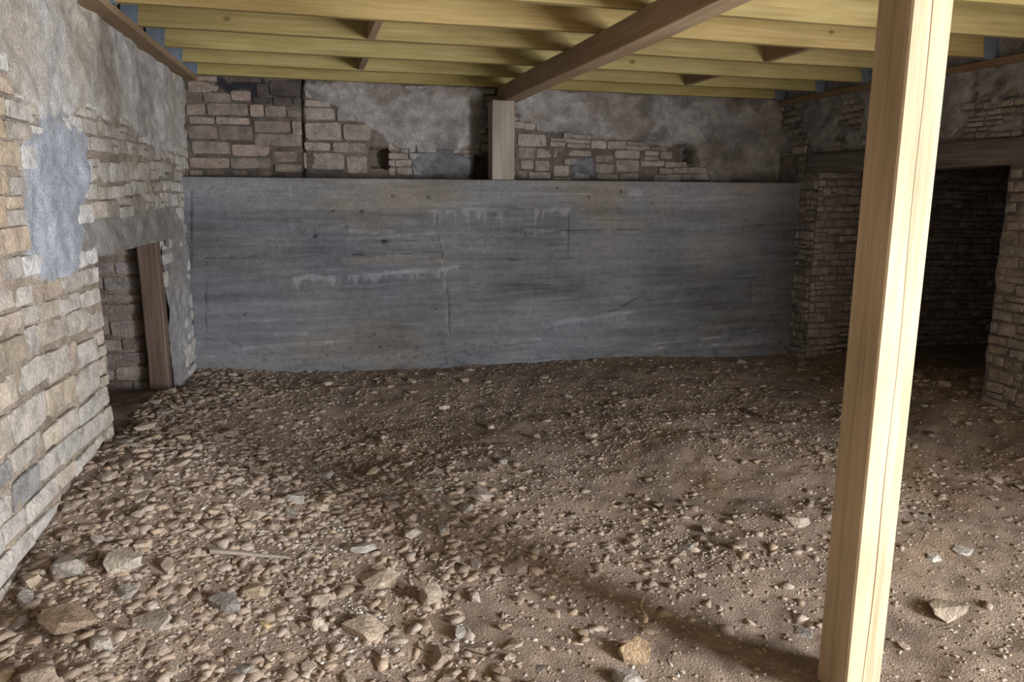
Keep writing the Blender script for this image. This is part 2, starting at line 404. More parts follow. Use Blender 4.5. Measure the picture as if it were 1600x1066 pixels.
def extra_back(U, V, D, col):
    for (a, b, c, d) in HB:
        m = (1-sstep(0, .02, np.maximum(np.maximum(a-U, U-b), np.maximum(c-V, V-d)) + .03*fbm(U*20, V*20, 57, 2))); D = D + .16*m
    s = 1 - sstep(.02, .06, seg_d(U, V, SOOT) + .05*fbm(U*12, V*12, 54, 3)); s = np.maximum(s, .8*(1-sstep(-.02, .04, poly_sd(SOOT2, U, V)+.06*fbm(U*9, V*9, 55, 3))))
    col = col*(1-s[..., None]) + np.array([.035, .035, .045])*s[..., None]
    k = 1 - sstep(.006, .016, seg_d(U, V, CRK) + .008*fbm(U*30, V*30, 58, 2)); D = D + .05*k
    return D, col
wall_back = wall_core('wall_back', -1.0, 4.75, 1.55, 2.72, .0125, [], plaster_back, pcol_back, (.17, .143, .125), .5, (0, YB, 0), 0, .012, extra_back, .012, .004, 1.8, .24)
def cp(lst, x0, y0, s):                         # crop rectangles of the stones one can tell apart
    out = []
    for a, b, c, d in lst:
        p, q = bx(x0+s*a, y0+s*d), bx(x0+s*c, y0+s*b); out.append((p[0]+.004, q[0]-.004, p[1]+.004, q[1]-.004))
    return out
hand = cp([(65, 150, 330, 240), (430, 222, 600, 310), (200, 240, 428, 322), (230, 330, 575, 432), (60, 330, 218, 425), (588, 335, 706, 445), (712, 345, 893, 445), (898, 385, 1022, 447),
           (780, 275, 940, 362), (75, 440, 300, 500), (305, 442, 590, 505), (620, 470, 925, 575), (940, 470, 1022, 600), (70, 510, 318, 628), (322, 515, 612, 640), (630, 580, 1022, 690),
           (105, 640, 425, 755), (432, 672, 760, 770), (80, 778, 420, 872), (424, 780, 768, 876), (790, 725, 985, 820), (790, 830, 1022, 905), (440, 888, 575, 935), (210, 885, 380, 932),
           (80, 882, 200, 932), (590, 888, 770, 938), (60, 102, 320, 148), (400, 108, 690, 150), (640, 155, 735, 268), (750, 140, 1010, 268), (610, 275, 770, 330), (945, 280, 1022, 370),
           (1042, 170, 1262, 290), (1042, 300, 1262, 360), (1045, 365, 1300, 470), (1045, 485, 1350, 640), (1040, 650, 1260, 725), (1270, 655, 1560, 740), (1035, 735, 1380, 885), (1395, 760, 1570, 920),
           (1310, 380, 1600, 480), (1360, 500, 1600, 640)], 280, 100, .1875)
hand += cp([(575, 420, 825, 530), (580, 535, 728, 630), (733, 540, 915, 625), (600, 640, 715, 720), (720, 640, 850, 735), (870, 680, 1010, 780), (670, 738, 860, 800), (580, 730, 662, 800),
            (1225, 670, 1380, 750), (1395, 640, 1600, 740), (1380, 560, 1600, 630), (1220, 600, 1380, 662), (1000, 560, 1200, 610), (1230, 755, 1420, 805), (1430, 750, 1590, 805), (870, 785, 1040, 812)], 700, 130, .1875)
gen = [r for r in lay_courses(.72, 4.62, 1.70, 2.46, (.05, .095), (.10, .27), 12, .004) if r[0] > bx(575, 200)[0]]
def overl(r, s): return r[0] < s[1] and r[1] > s[0] and r[2] < s[3] and r[3] > s[2]
gen = [r for r in gen if not any(overl(r, s) for s in hand) and not any(hits(r, h) for h in HB) and not covered(plaster_back, r, .85)]
hand = [r for r in hand if not any(hits(r, h, -.01) for h in HB)]
def col_back(u, v, rr):
    c = pick(BROWN, rr, .16)
    if u > .05:
        g = pick([(.36, .33, .308), (.31, .278, .256), (.39, .357, .335)], rr, .14); c = tuple(.3*a+.7*b for a, b in zip(c, g))
    if float(plaster_back(np.array(u), np.array(v))) > .4: c = (.33, .32, .31)
    s = float(seg_d(np.array(u), np.array(v), SOOT)); q = float(poly_sd(SOOT2, np.array(u), np.array(v)))
    if s < .05 or q < .02: c = tuple(.35*x for x in c)
    return c
put_stones(wall_back, hand + gen, BROWN, .08, 300, .006, 13, colfun=col_back)

# --- cast concrete lower wall standing proud of the masonry
def con(px, py): P = on_Y(px, py, YC); return float(P[0]), float(P[2])
us = np.arange(-1.02, 4.665, .011); vs = np.arange(-.15, ZC+.0001, .011); vs[-1] = ZC
U, V = np.meshgrid(us, vs, indexing='ij')
q = lambda x: np.asarray(x)[..., None]
st = fbm(U*.9, V*14, 61, 4); st2 = fbm(U*3, V*38, 62, 3); cl = fbm(U*1.1, V*1.6, 63, 4); sp = fbm(U*20, V*20, 64, 4)
st3 = fbm(U*5, V*75, 69, 2); val = 1 + .45*st + .5*st2 + .26*st3 + 1.0*cl + .25*sp
col = np.array([.155, .158, .164])*np.ones(U.shape+(3,))
warm = sstep(-.02, .16, fbm(U*.8, V*2.4, 65, 3) + .09*(1-sstep(.0, .5, np.abs(U-2.6)/1.6))*sstep(1.0, 1.35, V))
col = col*(1-q(.6*warm)) + np.array([.178, .153, .13])*q(.6*warm)
blue = sstep(-.05, .12, fbm(U*.9, V*1.7, 66, 3))
col = col*(1-q(.55*blue)) + np.array([.132, .148, .178])*q(.55*blue)
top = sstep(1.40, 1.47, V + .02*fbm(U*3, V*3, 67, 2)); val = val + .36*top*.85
dark = 1.35*(1-sstep(0, .6, np.hypot((U-2.0)/1.0, (V-.72)/.36) + .7*fbm(U*2.5, V*5, 82, 4)))*.34; val = val - dark
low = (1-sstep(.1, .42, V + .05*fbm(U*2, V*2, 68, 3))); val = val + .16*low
Dz = .012*fbm(U*1.2, V*2, 71, 3) + .004*np.abs(((V/.155) % 1) - .5)*0 + .005*st2 + .004*sp
def streak(pts, w, amt, drip=0, c=None):
    global val, col
    P = [con(*p) for p in pts]; d = seg_d(U, V, P)
    a = amt*(1 - sstep(w*.3, w, d + .5*w*fbm(U*9, V*9, 72, 3)))*sstep(-.16, .2, fbm(U*6, V*14, 73, 4))*1.15
    if drip:
        for (ax, az), (bx_, bz) in zip(P[:-1], P[1:]):
            ln = az + (bz-az)*np.clip((U-ax)/(bx_-ax+1e-9), 0, 1); inr = (U > min(ax, bx_)) & (U < max(ax, bx_))
            L = drip*(.25 + 1.6*np.clip(vnoise(U*34, U*0, 74)-.25, 0, 1)); dd = ln - V
            a = np.maximum(a, amt*.8*inr*(dd > 0)*(1 - sstep(.5, 1, dd/L))*sstep(.3, .6, vnoise(U*45, V*2, 75)))
    if c is None: val = val + a
    else: col = col*(1-q(np.clip(a, 0, 1))) + np.array(c)*q(np.clip(a, 0, 1))
streak([(455, 433), (560, 430), (690, 421), (715, 417)], .028, .75, .09)
streak([(675, 330), (720, 326), (790, 329)], .02, .6, .16); streak([(812, 326), (890, 327)], .03, .75, .15)
streak([(820, 360), (885, 362)], .02, .5, .06); streak([(550, 362), (680, 363)], .03, .35); streak([(540, 408), (690, 404)], .04, .38, 0, (.29, .25, .2))
streak([(850, 508), (905, 498), (985, 488)], .035, .5, .08); streak([(785, 532), (845, 530)], .016, .7)
streak([(1020, 538), (1120, 527), (1180, 515)], .014, .6); streak([(960, 555), (1060, 540), (1180, 537)], .02, .4); streak([(1110, 540), (1185, 536)], .028, .5)
streak([(310, 558), (335, 556)], .02, .6); streak([(380, 545), (490, 535), (560, 532)], .018, .55); streak([(430, 523), (480, 522)], .02, .45)
streak([(452, 283), (455, 330), (458, 380)], .012, .35); streak([(675, 345), (690, 350), (692, 420), (700, 520)], .014, .35)
streak([(760, 302), (900, 303), (1140, 309)], .012, .45); streak([(520, 307), (640, 305)], .012, .35)
streak([(985, 300), (1015, 302)], .035, .5, .05); streak([(880, 345), (1000, 350)], .02, .25); streak([(330, 502), (470, 500), (620, 488)], .014, .3)
streak([(470, 445), (560, 443)], .012, .4); streak([(740, 418), (762, 417)], .01, .8); streak([(900, 565), (1060, 548)], .02, .35)
_rs = random.Random(77)
for _k in range(90):                                     # trowel drags and board marks
    a0, b0 = _rs.uniform(-1, 4.4), _rs.uniform(.05, 1.62); L0 = _rs.uniform(.15, 1.1); t0 = _rs.uniform(.0, .06) + .02*(b0 < .6); w0 = _rs.uniform(.004, .012)
    dd = np.abs(V - (b0 + t0*(U-a0)) + .02*fbm(U*2.5, V*0, 200+_k, 2)); inn = sstep(0, .12, U-a0)*(1-sstep(L0-.12, L0, U-a0))
    val = val + _rs.choice((.3, .22, -.25, -.2))*inn*(1-sstep(w0*.3, w0, dd))*sstep(-.2, .15, fbm(U*8, V*20, 210+_k, 2))
def crack(pts, w, dep):
    global val, Dz
    P = [con(*p) for p in pts]; d = seg_d(U + .008*fbm(U*14, V*14, 76, 3), V + .012*fbm(U*12, V*12, 77, 3), P)
    m = (1 - sstep(w*.3, w*.9, d))*sstep(.2, .7, vnoise(U*9, V*9, 78)); val = val - .5*m; Dz = Dz + dep*m
crack([(925, 494), (960, 486), (985, 472), (1010, 459), (1040, 450), (1065, 445)], .011, .012)
crack([(820, 360), (822, 405)], .009, .008); crack([(888, 330), (888, 400)], .007, .006); crack([(797, 406), (900, 402)], .008, .006); crack([(875, 360), (1000, 358)], .009, .006)
crack([(322, 410), (322, 520)], .008, .008); crack([(680, 340), (690, 395), (700, 460), (704, 540)], .008, .008); crack([(300, 531), (360, 530), (400, 540)], .008, .006)
crack([(545, 376), (680, 376)], .008, .006); crack([(550, 398), (690, 395)], .009, .008); crack([(298, 300), (300, 575)], .012, .01); crack([(320, 405), (400, 400)], .01, .006)
crack([(1172, 440), (1174, 480)], .007, .005); crack([(760, 402), (800, 405)], .007, .005); crack([(1050, 288), (1052, 335)], .007, .005)
spots = [(613, 307, .02), (669, 308, .024), (540, 355, .016), (492, 370, .022), (600, 378, .03), (585, 523, .018), (593, 542, .014), (510, 555, .016), (382, 492, .02), (355, 578, .022), (680, 484, .016),
         (560, 560, .012), (650, 558, .012), (838, 556, .012), (860, 560, .012), (911, 563, .012), (970, 563, .014), (1073, 561, .012), (1118, 552, .016), (1220, 536, .024), (870, 294, .016), (970, 299, .02), (920, 308, .022),
         (1018, 317, .02), (1064, 298, .016), (628, 527, .01), (716, 566, .012), (740, 540, .01), (520, 330, .018), (565, 330, .02), (1165, 345, .014), (1190, 552, .014), (1085, 555, .014), (505, 285, .012), (1040, 288, .014)]
for (a, b, r) in spots:
    c0 = con(a, b); m = 1 - sstep(.4, 1.1, np.hypot(U-c0[0], (V-c0[1])*1.2)/r + .5*fbm(U*30, V*30, 79, 2)); val = val - .6*m; Dz = Dz + .01*m
soft = con(775, 332); val = val - .25*(1-sstep(.2, 1, np.hypot((U-soft[0])/.16, (V-soft[1])/.05)))
pit = sstep(.3, .4, fbm(U*16, V*30, 80, 2) + .12*(1-sstep(.2, .55, V))); val = val - .2*pit*(1-sstep(.3, .6, V)); Dz = Dz + .008*pit
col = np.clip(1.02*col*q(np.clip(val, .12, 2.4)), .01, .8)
nv = len(vs); verts = np.stack([U, Dz, V], -1).reshape(-1, 3)
bxv = boxv(-1.02, 4.66, .02, YB-YC+.1, -.15, ZC-.012)
lip0 = len(verts) + 8; lip = np.concatenate([np.stack([us, us*0+.05, us*0+ZC], -1), np.stack([us, us*0+.37, us*0+ZC], -1)])
li = np.arange(len(us)-1); top0 = li*nv + nv-1
lf = np.concatenate([np.stack([top0, top0+nv, lip0+li+1, lip0+li], -1), np.stack([lip0+li, lip0+li+1, lip0+len(us)+li+1, lip0+len(us)+li], -1)])
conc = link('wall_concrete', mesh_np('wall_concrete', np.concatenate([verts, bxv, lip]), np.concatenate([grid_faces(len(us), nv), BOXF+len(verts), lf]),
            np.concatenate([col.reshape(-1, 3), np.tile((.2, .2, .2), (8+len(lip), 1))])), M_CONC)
conc.location = (0, YC, 0); tag(conc, kind='structure', label='stained grey cast concrete wall below the stone masonry')

# --- right wall (u = -Y) with the wide lintelled opening
XR = 4.59; OY0, OY1, OZ = 4.15, 6.17, 1.77
LINT = (-6.30, -3.86, 1.765, 1.945)
HOLE_R = (-OY1, -OY0, -.35, OZ+.09)
def plaster_right(U, V):
    n = .9*fbm(U*3, V*4, 91, 4) + .35*fbm(U*13, V*15, 92, 3)
    b = .07 + .10*sstep(1.95, 2.2, V) - .1*sstep(-6.0, -6.4, U) - .05
    m = sstep(.0, .06, n + b)*sstep(1.93, 2.02, V); return m
wall_right = wall_core('wall_right', -6.8, 2.1, -.35, 2.72, .024, [HOLE_R, (.1, 1.75, -.35, 2.0)], plaster_right, (.42, .415, .43), (.23, .205, .195), .65, (XR, 0, 0), -math.pi/2, .018, None, .012, .002, 2.4)
rg = lay_courses(-6.46, -6.175, -.05, 1.95, (.05, .1), (.07, .14), 21, .008) + lay_courses(-4.146, -2.6, -.05, 1.95, (.06, .12), (.10, .22), 22, .009) + lay_courses(-6.75, -2.6, 1.95, 2.46, (.045, .085), (.07, .15), 23, .008)
rg = [r for r in rg if not hits(r, LINT, .004) and not hits(r, HOLE_R, -.002) and not covered(plaster_right, r, .65)]
def col_right(u, v, rr):
    c = pick(GREY, rr, .2)
    if u > -4.3: c = tuple(.45*a+.55*b for a, b in zip(c, (.33, .275, .225)))
    if rr.random() < .2: c = tuple(.5*a+.5*b for a, b in zip(c, (.38, .37, .37)))
    return c
put_stones(wall_right, rg, GREY, .10, 300, .010, 24, key=lambda r: (r[0] > -3.4, -(r[1]-r[0])*(r[3]-r[2])), colfun=col_right)
# passage beyond the opening: its far side faces the room's front
wp = wall_core('wall_passage', .0, 2.75, -.3, 1.9, .025, [], None, None, (.23, .205, .195), .4, (XR+.02, OY1, 0), 0, .02, None, .01, .004, 2)
rp = lay_courses(.0, 2.7, -.02, 1.8, (.05, .1), (.07, .19), 26, .008)
put_stones(wp, rp, GREY, .1, 300, .012, 27, key=lambda r: -(r[1]-r[0])*(r[3]-r[2]), colfun=lambda u, v, rr: pick([(.35, .305, .295), (.3, .262, .25), (.41, .375, .367), (.34, .285, .27)], rr, .2))
pv = [boxv(XR+2.65, XR+2.8, OY0-.1, OY1+.1, -.4, 2), boxv(XR+.62, XR+2.8, OY0-.4, OY0, -.4, 2), boxv(XR+.02, XR+2.8, OY0-.1, OY1+.3, OZ+.1, OZ+.25)]
o = link('wall_passage_back', mesh_np('wall_passage_back', np.concatenate(pv), np.concatenate([BOXF+8*i for i in range(3)]), np.tile((.23, .205, .195), (24, 1)), False), M_WALL)
tag(o, kind='structure')

# --- front wall behind the camera, and the yard outside the doorway
fv = []
for a, b, c, d in [(-1.5, 5.3, -.4, 2.72)]:
    fv.append(boxv(a, b, -2.5, -2.0, c, d))
o = link('wall_front', mesh_np('wall_front', np.concatenate(fv), np.concatenate([BOXF+8*i for i in range(len(fv))]), np.tile((.3, .27, .24), (8*len(fv), 1)), False), M_WALL); tag(o, kind='structure')
o = link('ground_yard', mesh_np('ground_yard', boxv(5.2, 14, -8, 3.6, -.5, -.04), BOXF, None, False), M_YARD); tag(o, kind='structure')
o = link('ceiling', mesh_np('ceiling', boxv(-1.5, 5.2, -2.2, 7.2, 2.70, 2.735), BOXF, None, False), M_DECK); tag(o, kind='structure')

# ------------------------------------------------------------------ timber
def timber(name, x0, x1, y0, y1, z0, z1, mat, origin, bev=.004, parent=None, wob=.0, seg=1):
    bm = bmesh.new(); bmesh.ops.create_cube(bm, size=1)
    for v in bm.verts:
        v.co = Vector((x0 + (v.co.x+.5)*(x1-x0), y0 + (v.co.y+.5)*(y1-y0), z0 + (v.co.z+.5)*(z1-z0))) - Vector(origin)
    if seg > 1:
        L = (x1-x0, y1-y0, z1-z0); ax = L.index(max(L))
        es = [e for e in bm.edges if abs((e.verts[0].co-e.verts[1].co)[ax]) > .5*L[ax]]
        bmesh.ops.subdivide_edges(bm, edges=es, cuts=seg-1, use_grid_fill=True)
        rr = random.Random(hash((round(x0, 2), round(y0, 2))) % 999)
        for v in bm.verts:
            for k in range(3):
                if k != ax: v.co[k] += wob*math.sin(v.co[ax]*2.3 + k + seg) + rr.uniform(-wob, wob)*.4
    sharp = [e for e in bm.edges if len(e.link_faces) == 2 and e.calc_face_angle() > .6]
    bmesh.ops.bevel(bm, geom=sharp, offset=bev, segments=1, affect='EDGES')
    me = bpy.data.meshes.new(name); bm.to_mesh(me); bm.free()
    o = link(name, me, mat, parent)
    if parent is None: o.location = origin
    return o
ZJ = 2.477; JH = .215
ordn = ['first', 'second', 'third', 'fourth', 'fifth', 'sixth', 'seventh', 'eighth', 'ninth', 'tenth', 'eleventh', 'twelfth', 'thirteenth', 'fourteenth']
JY = [6.75 - .59*k for k in range(14)]
for k, yb in enumerate(JY):
    x0 = XL(yb) + .02; x1 = 4.57; dz = R.uniform(-.004, .004)
    j = empty('ceiling_joist', (x0, yb-.025, ZJ+JH/2)); jb = timber('board', x0, x1, yb-.05, yb, ZJ+dz, ZJ+JH, M_JOIST, (x0, yb-.025, ZJ+JH/2), .003, j, .003, 12)
    tn = ((1, .98, .85), (.92, .93, .85), (1, 1, .95), (.9, .87, .82), (1.05, .95, .88), (1, .95, .9))[k % 6]; jb.color = (*tn, 1)
    tag(j, 'yellow treated pine ceiling joist, %s out from the stone back wall' % ordn[k], 'joist', 'ceiling joists')
    for s, xe in ((1, x0), (-1, x1)):
        wl = R.uniform(.05, .1)
        a, b = (xe-.003, xe+wl+.05) if s > 0 else (xe-wl-.06, xe+.003)
        bm = bmesh.new(); yy0, yy1, zz0, zz1 = -.029, .029, -JH/2+dz-.006, JH/2
        prof = [(a, zz0), (b - (.03 if s > 0 else 0), zz0), (b, zz1), (a + (.03 if s < 0 else 0), zz1)] if s > 0 else [(a+.03, zz0), (b, zz0), (b, zz1), (a, zz1)]
        A = [bm.verts.new((p[0]-x0, yy0, p[1])) for p in prof]; B = [bm.verts.new((p[0]-x0, yy1, p[1])) for p in prof]
        bm.faces.new(A); bm.faces.new(B[::-1])
        for i in range(4): bm.faces.new((A[i], B[i], B[(i+1) % 4], A[(i+1) % 4]))
        bmesh.ops.recalc_face_normals(bm, faces=bm.faces); me = bpy.data.meshes.new('end_wrap'); bm.to_mesh(me); bm.free()
        e = link('end_wrap', me, M_WRAP, j); e['label'] = 'blue membrane wrapped round the joist end'
# blocking pieces between joists
def noggin(xc, k, lab, lo=.0, grp='noggins between joists'):
    ya, yb = JY[k+1] + .001, JY[k] - .051
    n = timber('noggin', xc-.024, xc+.024, ya, yb, ZJ+lo, ZJ+JH-.01, M_BEAM, (xc, (ya+yb)/2, ZJ+JH/2), .003)
    tag(n, lab, 'noggin', grp)
noggin(3.18, 3, 'short timber noggin over the wide opening side, between fourth and fifth joists')
noggin(3.19, 1, 'short timber noggin over the wide opening side, between second and third joists')
noggin(.44, 3, 'short timber noggin on the low doorway side, between fourth and fifth joists')
noggin(.46, 1, 'short timber noggin on the low doorway side, between second and third joists')
# main beam on its posts
BX0, BX1, BZ = 1.675, 1.815, 2.335
b = timber('timber_beam', BX0, BX1, -1.6, 6.72, BZ, ZJ-.002, M_BEAM, ((BX0+BX1)/2, 2.56, (BZ+ZJ)/2), .006, None, .003, 30)
tag(b, 'heavy brown sawn timber beam carrying the joists', 'beam')
ps = timber('short_post', 1.565, 1.76, YC+.04, YC+.2, ZC, BZ, M_GREYWOOD, (1.64, YC+.12, (ZC+BZ)/2), .005, None, .002, 6)
tag(ps, 'short weathered grey timber post standing on the concrete ledge under the beam', 'post')
# tall post: squared timber with a long drying check down the front and side faces
def make_post(x0, y0, s, z0, z1):
    per = []
    def side(p, qv, n, groove=None):
        for i in range(n):
            t = i/n; per.append((p[0]+(qv[0]-p[0])*t, p[1]+(qv[1]-p[1])*t))
    nseg = 140; V = []; cx, cy = x0+s/2, y0+s/2; b = .006
    zs = np.linspace(z0, z1, nseg+1); rr = random.Random(4)
    for z in zs:
        gx = .49*s + .004*math.sin(z*2.1) + .003*math.sin(z*7.3); gw = .0012 + .0012*max(0, math.sin(z*3.1+.6)); gd = .014
        gy = .52*s + .006*math.sin(z*1.7+1); hw = .0009 + .0014*max(0, math.sin(z*2.3)); hd = .004
        q = [(b, 0)] + [(t*(gx-gw-.004)/5 + b*(1-t/5), 0) for t in (1, 2, 3, 4)] + [(gx-gw, 0), (gx, gd), (gx+gw, 0)] + [(gx+gw + (s-b-gx-gw)*t/5, 0) for t in (1, 2, 3, 4)] + [(s-b, 0), (s, b), (s, s-b), (s-b, s), (b, s), (0, s-b),
             (0, gy+hw), (hd, gy), (0, gy-hw), (0, gy*.5), (0, b)]
        for (x, y) in q:
            wx = .0012*float(fbm(z*6, 3.1+x*9+y*7, 5, 2))*2; V.append((x0+x-cx+wx, y0+y-cy+wx, z))
    m = len(q); Fc = []
    for k in range(nseg):
        for i in range(m):
            j = (i+1) % m; Fc.append((k*m+i, k*m+j, (k+1)*m+j, (k+1)*m+i))
    V = np.array(V)
    me = bpy.data.meshes.new('timber_post'); me.from_pydata(V.tolist(), [], Fc + [tuple(range(m))[::-1], tuple(range(nseg*m, (nseg+1)*m))]); me.update()
    o = link('timber_post', me, M_POST); o.location = (cx, cy, 0); return o
PX, PY, PS = 1.77, 2.0, .151
post = make_post(PX, PY, PS, -.3, BZ-.001)
tag(post, 'tall square sawn timber post with a long drying crack, standing in the open floor', 'post')
# wall plates under the joist ends
o = timber('wall_plate', -1.75, LLEN-.02, -.115, .04, ZJ-.045, ZJ-.004, M_PLATE, (2.5, -.02, ZJ-.04), .004, None, .002, 20)
o.location = (LO[0]+LD[0]*2.5+LN[0]*.02, LO[1]+LD[1]*2.5+LN[1]*.02, ZJ-.04); o.rotation_euler.z = LROT
tag(o, 'brown timber wall plate along the plastered wall above the low doorway', 'wall plate')
o = timber('wall_plate', -6.72, 1.6, -.06, .04, ZJ-.05, ZJ-.004, M_PLATE, (-2.5, -.01, ZJ-.03), .004, None, .002, 20)
o.location = (XR-.01, 2.5, ZJ-.03); o.rotation_euler.z = -math.pi/2
tag(o, 'brown timber wall plate above the wide lintelled opening', 'wall plate')
# lintel and jamb of the openings
o = timber('timber_lintel', LINT[0], LINT[1], -.03, .3, LINT[2], LINT[3], M_LINTEL, (-5, 0, 1.85), .012, None, .006, 16)
o.location = (XR, 5, 1.85); o.rotation_euler.z = -math.pi/2
tag(o, 'dark old timber lintel spanning the wide opening in the rubble wall', 'lintel')
jx = timber('timber_jamb', -.135, -.005, -.10, .012, -.05, 1.245, M_JAMB, (-.07, -.04, .6), .01, None, .006, 8)
v = Matrix.Rotation(LROT-math.pi/2, 3, 'Z') @ Vector((-.07, -.04, .6)); jx.location = (Pr[0]+v.x, Pr[1]+v.y, .6); jx.rotation_euler.z = LROT-math.pi/2
tag(jx, 'weathered brown timber jamb post in the low doorway', 'jamb')

# ------------------------------------------------------------------ rubble and chips on the floor
def hull(seed, flat, npts=13):
    rr = random.Random(seed); bm = bmesh.new()
    for _ in range(npts):
        a = rr.uniform(0, 2*math.pi); z = rr.uniform(-1, 1); r = math.sqrt(max(0, 1-z*z*.6)); k = rr.uniform(.8, 1.05)
        bm.verts.new((math.cos(a)*r*k*.5, math.sin(a)*r*k*.5, z*.5*k))
    bmesh.ops.convex_hull(bm, input=bm.verts[:], use_existing_faces=False)
    bmesh.ops.delete(bm, geom=[v for v in bm.verts if not v.link_faces], context='VERTS')
    bmesh.ops.triangulate(bm, faces=bm.faces[:]); bm.verts.index_update()
    V = np.array([v.co[:] for v in bm.verts]); Fc = np.array([[v.index for v in f.verts] for f in bm.faces]); bm.free()
    V = (V - (V.max(0)+V.min(0))/2)/(V.max(0)-V.min(0)); return V, Fc
HL = [hull(300+k, 1, 11 if k < 12 else 17) for k in range(24)]
HM = []
for v_, f_ in HL:
    me = mesh_np('rock', v_, f_, None, False); me.materials.append(M_STONE); HM.append(me)
ROCKC = [(.37, .31, .255), (.33, .28, .235), (.40, .35, .295), (.3, .245, .2), (.35, .315, .28), (.34, .27, .19)]
placed = []
def rock(x, y, sx, sy, sz, label, group=None, k=None, rz=None, tilt=.18, colr=None, name='stone', sink=.42, cat='stone'):
    k = R.randrange(24) if k is None else k
    o = bpy.data.objects.new(name, HM[k]); C.objects.link(o)
    o.location = (x, y, float(floor_h(x, y)) + sz*(.5 - sink)); o.scale = (sx, sy, sz)
    o.rotation_euler = (R.uniform(-tilt, tilt), R.uniform(-tilt, tilt), R.uniform(0, 6.28) if rz is None else rz)
    o.color = (*(colr or pick(ROCKC, R, .15)), 1); placed.append((x, y, max(sx, sy)/2)); tag(o, label, cat, group); return o
def rock_px(px, py, wpx, hpx, label, thick=.6, **kw):
    """a stone whose middle is seen at this pixel: real size from its distance"""
    P = on_floor(px, py); m = float((P-CAM)@FWD)/F; sx = wpx*m; sz = sx*thick; sy = sx*kw.pop('deep', .8)
    return rock(P[0], P[1], sx, sy, sz, label, rz=kw.pop('rz', -YAW), **kw)
rock_px(195, 892, 52, 44, 'rounded pale stone sitting on the rubble near the low doorway wall', .72, k=14, colr=(.46, .42, .36), tilt=.05, sink=.2)
rock_px(110, 985, 95, 50, 'large flat brown slab with a dark broken edge on the rubble', .38, deep=.75, k=15, colr=(.3, .225, .165), tilt=.12, sink=.05)
rock_px(106, 890, 50, 40, 'blocky grey stone beside the rounded pale stone', .65, k=16, colr=(.34, .31, .28), tilt=.1)
rock_px(352, 945, 56, 36, 'dark grey layered stone lying in the rubble', .5, k=17, colr=(.25, .235, .22), tilt=.2)
rock_px(588, 910, 66, 36, 'pointed tan stone slab resting on the rubble edge', .45, k=18, colr=(.42, .35, .28), deep=.6, tilt=.1)
rock_px(674, 942, 36, 38, 'small squared block of tan stone standing on the earth', .95, k=19, colr=(.4, .34, .27), deep=.8, tilt=.06, sink=.15)
rock_px(990, 1026, 50, 42, 'warm orange-tan stone near the dark shadow of the tall post', .7, k=20, colr=(.44, .33, .215), tilt=.15, sink=.2)
rock_px(982, 1066, 55, 40, 'grey broken stone just in front of the orange-tan stone', .6, k=21, colr=(.36, .33, .3))
rock_px(748, 776, 50, 30, 'grey triangular flat stone in the middle of the earth floor', .35, k=22, colr=(.36, .32, .28), deep=.7)
rock_px(556, 857, 66, 24, 'flat grey stone slab lying flush with the gravel', .2, k=23, colr=(.37, .345, .32), deep=.7, sink=.4)
rock_px(456, 785, 38, 48, 'thin grey flake of slate leaning up in the gravel', .7, deep=.3, k=12, colr=(.38, .36, .33), tilt=.3)
rock_px(399, 805, 40, 30, 'tan wedge of stone beside the grey slate flake', .55, k=13, colr=(.4, .34, .27))
rock_px(1482, 960, 56, 36, 'brown angular stone with a dark hollow beside it, beyond the tall post', .6, k=14, colr=(.38, .32, .26))
rock_px(1505, 862, 38, 16, 'pale oval flat stone on the gravel beyond the tall post', .25, k=15, colr=(.48, .455, .43))
rock_px(1458, 873, 24, 14, 'small whitish stone beside the pale oval stone', .4, k=16, colr=(.55, .53, .5))
rock_px(1242, 816, 42, 22, 'buff angular stone with a dark side on the chips', .5, k=17, colr=(.4, .345, .29))
rock_px(800, 889, 52, 20, 'half buried curved flat stone in the bare earth', .3, k=18, colr=(.31, .25, .2), sink=.35)
rock_px(236, 972, 60, 40, 'broad grey-brown broken stone between the flat slab and the dark layered stone', .45, k=20, colr=(.35, .31, .27))
rock_px(160, 1010, 40, 30, 'pale pitted stone just before the large flat brown slab', .6, k=21, colr=(.42, .39, .35))
rock_px(570, 985, 74, 46, 'large buff slab sunk in the pale rubble patch', .3, deep=.8, k=22, colr=(.38, .315, .25), sink=.42)
rock_px(492, 978, 34, 38, 'upright buff stone beside the sunken buff slab', .8, k=23, colr=(.4, .35, .29), deep=.6)
rock_px(495, 940, 40, 30, 'pale buff stone behind the sunken buff slab', .5, k=12, colr=(.42, .37, .3))
rock_px(415, 978, 24, 18, 'small yellowish stone in the rubble', .7, k=13, colr=(.46, .36, .2))
rock_px(157, 846, 34, 18, 'flat pale stone on the rubble above the rounded pale stone', .4, k=15, colr=(.42, .385, .34))
rock_px(395, 928, 44, 34, 'ochre wedge of stone beside the dark grey layered stone', .5, k=16, colr=(.42, .34, .25))
